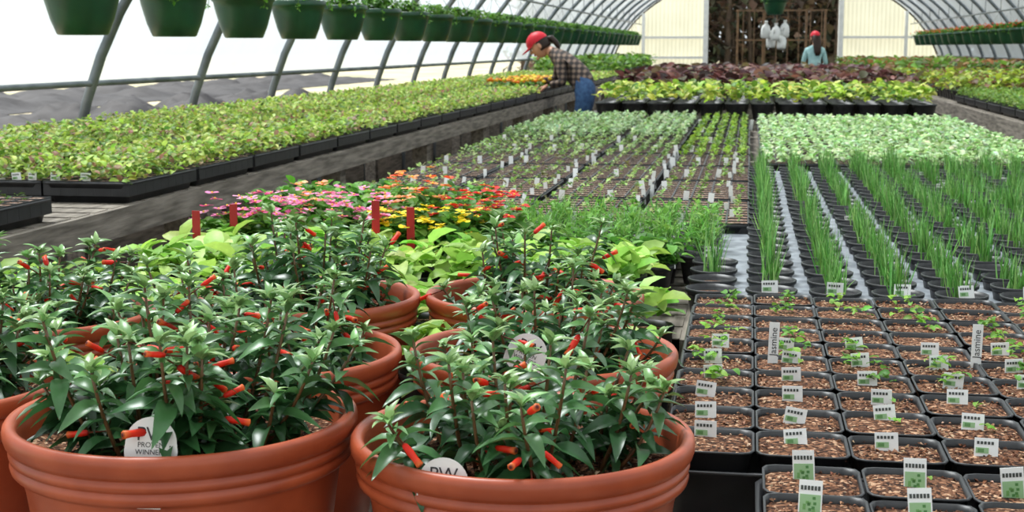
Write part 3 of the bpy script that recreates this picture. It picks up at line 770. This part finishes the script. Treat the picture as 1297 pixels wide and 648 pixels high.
def basis(f, u):
    f = np.array(f, float); f /= np.linalg.norm(f); u = np.array(u, float); u -= f*u.dot(f); u /= np.linalg.norm(u)
    return np.stack([f, np.cross(u, f), u], 1)[None]
def head(parent, pos, fwd, up, hair, ponytail=True, long_hair=False, capcol=lin(206, 30, 48)):
    R = basis(fwd, up); pos = np.array([pos], float); mb = MB()
    sk = lin(206, 152, 124)
    V, F = sphere(20, 14); V = V.copy()
    X, Y, Z = V[:, 0].copy(), V[:, 1].copy(), V[:, 2].copy()
    jaw = np.clip(-Z, 0, 1)
    V[:, 0] = X*.093*(1-.18*jaw)+.012*jaw; V[:, 1] = Y*.074*(1-.38*jaw**1.5); V[:, 2] = Z*.112
    mb.add((V, F), pos, R, col=sk)
    def blob(c, s, col): mb.add(sphere(10, 7), pos+(R[0]@np.array(c))[None], R, np.array([s]), col=col)
    blob((.093, 0, -.012), (.016, .011, .02), sk); blob((.088, 0, .004), (.012, .008, .022), sk)
    for s in (-1, 1):
        blob((.080, s*.029, .004), (.011, .013, .008), (.8, .8, .78)); blob((.0875, s*.029, .004), (.005, .006, .006), lin(50, 34, 24))
        blob((.082, s*.029, .019), (.009, .018, .004), hair); blob((.0, s*.077, -.004), (.02, .008, .03), sk)
    blob((.083, 0, -.047), (.010, .024, .005), lin(176, 88, 84)); blob((.081, 0, -.055), (.010, .020, .005), lin(186, 100, 92)); blob((.072, 0, -.088), (.02, .022, .014), sk)
    V, F = sphere(18, 12); keep = np.array([all((V[i][0] < .25 or V[i][2] > .45) for i in f) for f in F])
    V2 = V*np.array([.103, .083, .118]); V2[:, 2] = np.where(V2[:, 2] < -.06, -.06, V2[:, 2])
    mb.add((V2, F[keep]), pos+(R[0]@np.array([-.006, 0, .006]))[None], R, col=hair)
    if ponytail: mb.add(tube([(-.09, 0, .02), (-.13, 0, 0), (-.145, 0, -.07), (-.13, 0, -.15)], [.02, .03, .026, .008], 8), pos, R, col=hair)
    if long_hair: mb.add(loft([rrect(.03*a, .075*b, .02*a, z)+np.array([-.07+xo, 0, 0]) for a, b, z, xo in ((1, .9, .05, 0), (1.1, 1, -.05, 0), (1, 1, -.16, -.02), (.9, .9, -.26, -.03), (.5, .5, -.33, -.03))], True, True), pos, R, col=hair)
    V, F = sphere(20, 14); keep = np.array([all(V[i][2] > -.02 for i in f) for f in F])
    mb.add((V*np.array([.108, .088, .098]), F[keep]), pos+(R[0]@np.array([-.002, 0, .038]))[None], R, col=capcol)
    t = np.linspace(-1.15, 1.15, 13)
    A = np.stack([.098*np.cos(t), .085*np.sin(t), 0*t+.04], 1); B = np.stack([.098*np.cos(t)+.08*np.cos(t*1.2), .08*np.sin(t), .034-.012*np.cos(t)], 1)
    V = np.vstack([A, B, A-[0, 0, .005], B-[0, 0, .005]]); F = []
    for i in range(12): F += [(i, i+1, 14+i), (i, 14+i, 13+i), (26+i, 27+i, 40+i), (26+i, 40+i, 39+i), (13+i, 14+i, 40+i), (13+i, 40+i, 39+i)]
    mb.add((V, F), pos, R, col=np.array(capcol)*.9); blob((-.002, 0, .137), (.008, .008, .005), capcol)
    mb.build('head', [M_vc], parent)
def hand(parent, wrist, d, nrm, side):
    R = basis(d, nrm); w = np.array([wrist], float); mb = MB()
    mb.add(loft([rrect(.018, .013, .008, 0)[:, [2, 0, 1]], rrect(.028, .013, .01, .02)[:, [2, 0, 1]], rrect(.040, .013, .01, .055)[:, [2, 0, 1]], rrect(.040, .010, .008, .085)[:, [2, 0, 1]]], True, True), w, R)
    for i, L in enumerate((.062, .075, .08, .072)):
        y = side*(-.030+.020*i); c = .35+.08*i
        p0 = np.array([.072, y, 0]); P = [p0]; a = 0
        for l in (L*.45, L*.32, L*.23):
            a += c; P.append(P[-1]+np.array([l*math.cos(a), 0, -l*math.sin(a)]))
        mb.add(tube(P, [.0095, .009, .0082, .006], 8), w, R)
    P = [np.array([.02, side*.028, -.002]), np.array([.045, side*.052, -.012]), np.array([.07, side*.058, -.022]), np.array([.09, side*.052, -.032])]
    mb.add(tube(P, [.013, .0115, .010, .007], 8), w, R)
    mb.build('hand', [M_skin], parent)

e = empty('bending_gardener')
J = dict(pelvis=(-1.47, 12.95, .93, .125), spine=(-1.53, 13.02, 1.06, .115), chest=(-1.66, 13.12, 1.19, .125), neck=(-1.80, 13.18, 1.26, .055), hbase=(-1.86, 13.19, 1.29, .05),
         shL=(-1.70, 12.95, 1.18, .062), elL=(-1.66, 12.86, .98, .046), wrL=(-1.79, 12.84, .965, .03),
         shR=(-1.74, 13.32, 1.18, .062), elR=(-1.80, 13.38, .99, .046), wrR=(-1.93, 13.36, .99, .03),
         hipL=(-1.46, 12.86, .88, .092), knL=(-1.53, 12.86, .50, .062), anL=(-1.44, 12.86, .10, .042), toL=(-1.58, 12.86, .045, .038),
         hipR=(-1.46, 13.05, .88, .092), knR=(-1.55, 13.08, .50, .062), anR=(-1.46, 13.1, .10, .042), toR=(-1.60, 13.1, .045, .038))
E = [('pelvis', 'spine'), ('spine', 'chest'), ('chest', 'neck'), ('neck', 'hbase'), ('chest', 'shL'), ('shL', 'elL'), ('elL', 'wrL'), ('chest', 'shR'), ('shR', 'elR'), ('elR', 'wrR'),
     ('pelvis', 'hipL'), ('hipL', 'knL'), ('knL', 'anL'), ('anL', 'toL'), ('pelvis', 'hipR'), ('hipR', 'knR'), ('knR', 'anR'), ('anR', 'toR')]
sm = [0, 0, 0, 1, 0, 0, 0, 0, 0, 0, 2, 2, 2, 3, 2, 2, 2, 3]
body(J, E, sm, [M_plaid, M_skin, M_jeans, M_boot], e)
head(e, (-1.93, 13.2, 1.315), (-.80, -.12, -.55), (-.55, 0, .8), lin(46, 32, 26), True)
hand(e, (-1.80, 12.84, .96), (-.85, 0, -.35), (-.35, 0, .85), 1)
hand(e, (-1.94, 13.36, .985), (-.85, 0, -.35), (-.35, 0, .85), -1)

e = empty('standing_gardener')
bx, by = 1.18, 27.
J = dict(pelvis=(bx, by, .88, .12), spine=(bx, by, 1.02, .105), chest=(bx, by+.01, 1.2, .12), neck=(bx, by+.02, 1.34, .05), hbase=(bx, by+.03, 1.38, .048),
         shL=(bx-.15, by+.01, 1.25, .055), elL=(bx-.21, by+.03, 1.0, .042), wrL=(bx-.12, by+.2, .95, .028),
         shR=(bx+.15, by+.01, 1.25, .055), elR=(bx+.21, by+.03, 1.0, .042), wrR=(bx+.12, by+.2, .95, .028),
         hipL=(bx-.09, by, .82, .085), knL=(bx-.1, by, .46, .058), anL=(bx-.1, by-.02, .09, .042), toL=(bx-.1, by+.12, .04, .036),
         hipR=(bx+.09, by, .82, .085), knR=(bx+.1, by, .46, .058), anR=(bx+.1, by-.02, .09, .042), toR=(bx+.1, by+.12, .04, .036))
body(J, E, sm, [M_teal, M_skin, M_jeans, M_boot], e)
head(e, (bx, by+.04, 1.47), (-.35, .9, -.1), (0, 0, 1), lin(52, 36, 28), False, True)
hand(e, (bx-.12, by+.205, .95), (.3, .9, 0), (0, 0, 1), -1)
hand(e, (bx+.12, by+.205, .95), (-.3, .9, 0), (0, 0, 1), 1)

# ------------------------------------------------------------------ light, world, camera
w = bpy.data.worlds.new('World'); S.world = w; w.use_nodes = True
bg = w.node_tree.nodes['Background']; bg.inputs[0].default_value = (.88, .95, 1, 1); bg.inputs[1].default_value = 1.15
sl = bpy.data.lights.new('sun', 'SUN'); sl.energy = 12.5; sl.angle = math.radians(20); sl.color = (1, .975, .93)
so = obj('sun', sl); d = Vector((.35, -.30, -.9)); so.rotation_euler = d.to_track_quat('-Z', 'Y').to_euler()
cam = bpy.data.cameras.new('camera'); co = obj('camera', cam, None, (0, 0, 1.3))
cam.lens = 49.96; cam.sensor_width = 36; cam.clip_end = 400; cam.clip_start = .05
co.rotation_euler = (math.radians(90-8.34), 0, math.radians(9.41))
cam.dof.use_dof = True; cam.dof.focus_distance = 1.8; cam.dof.aperture_fstop = 20
S.camera = co
S.view_settings.view_transform = 'Standard'
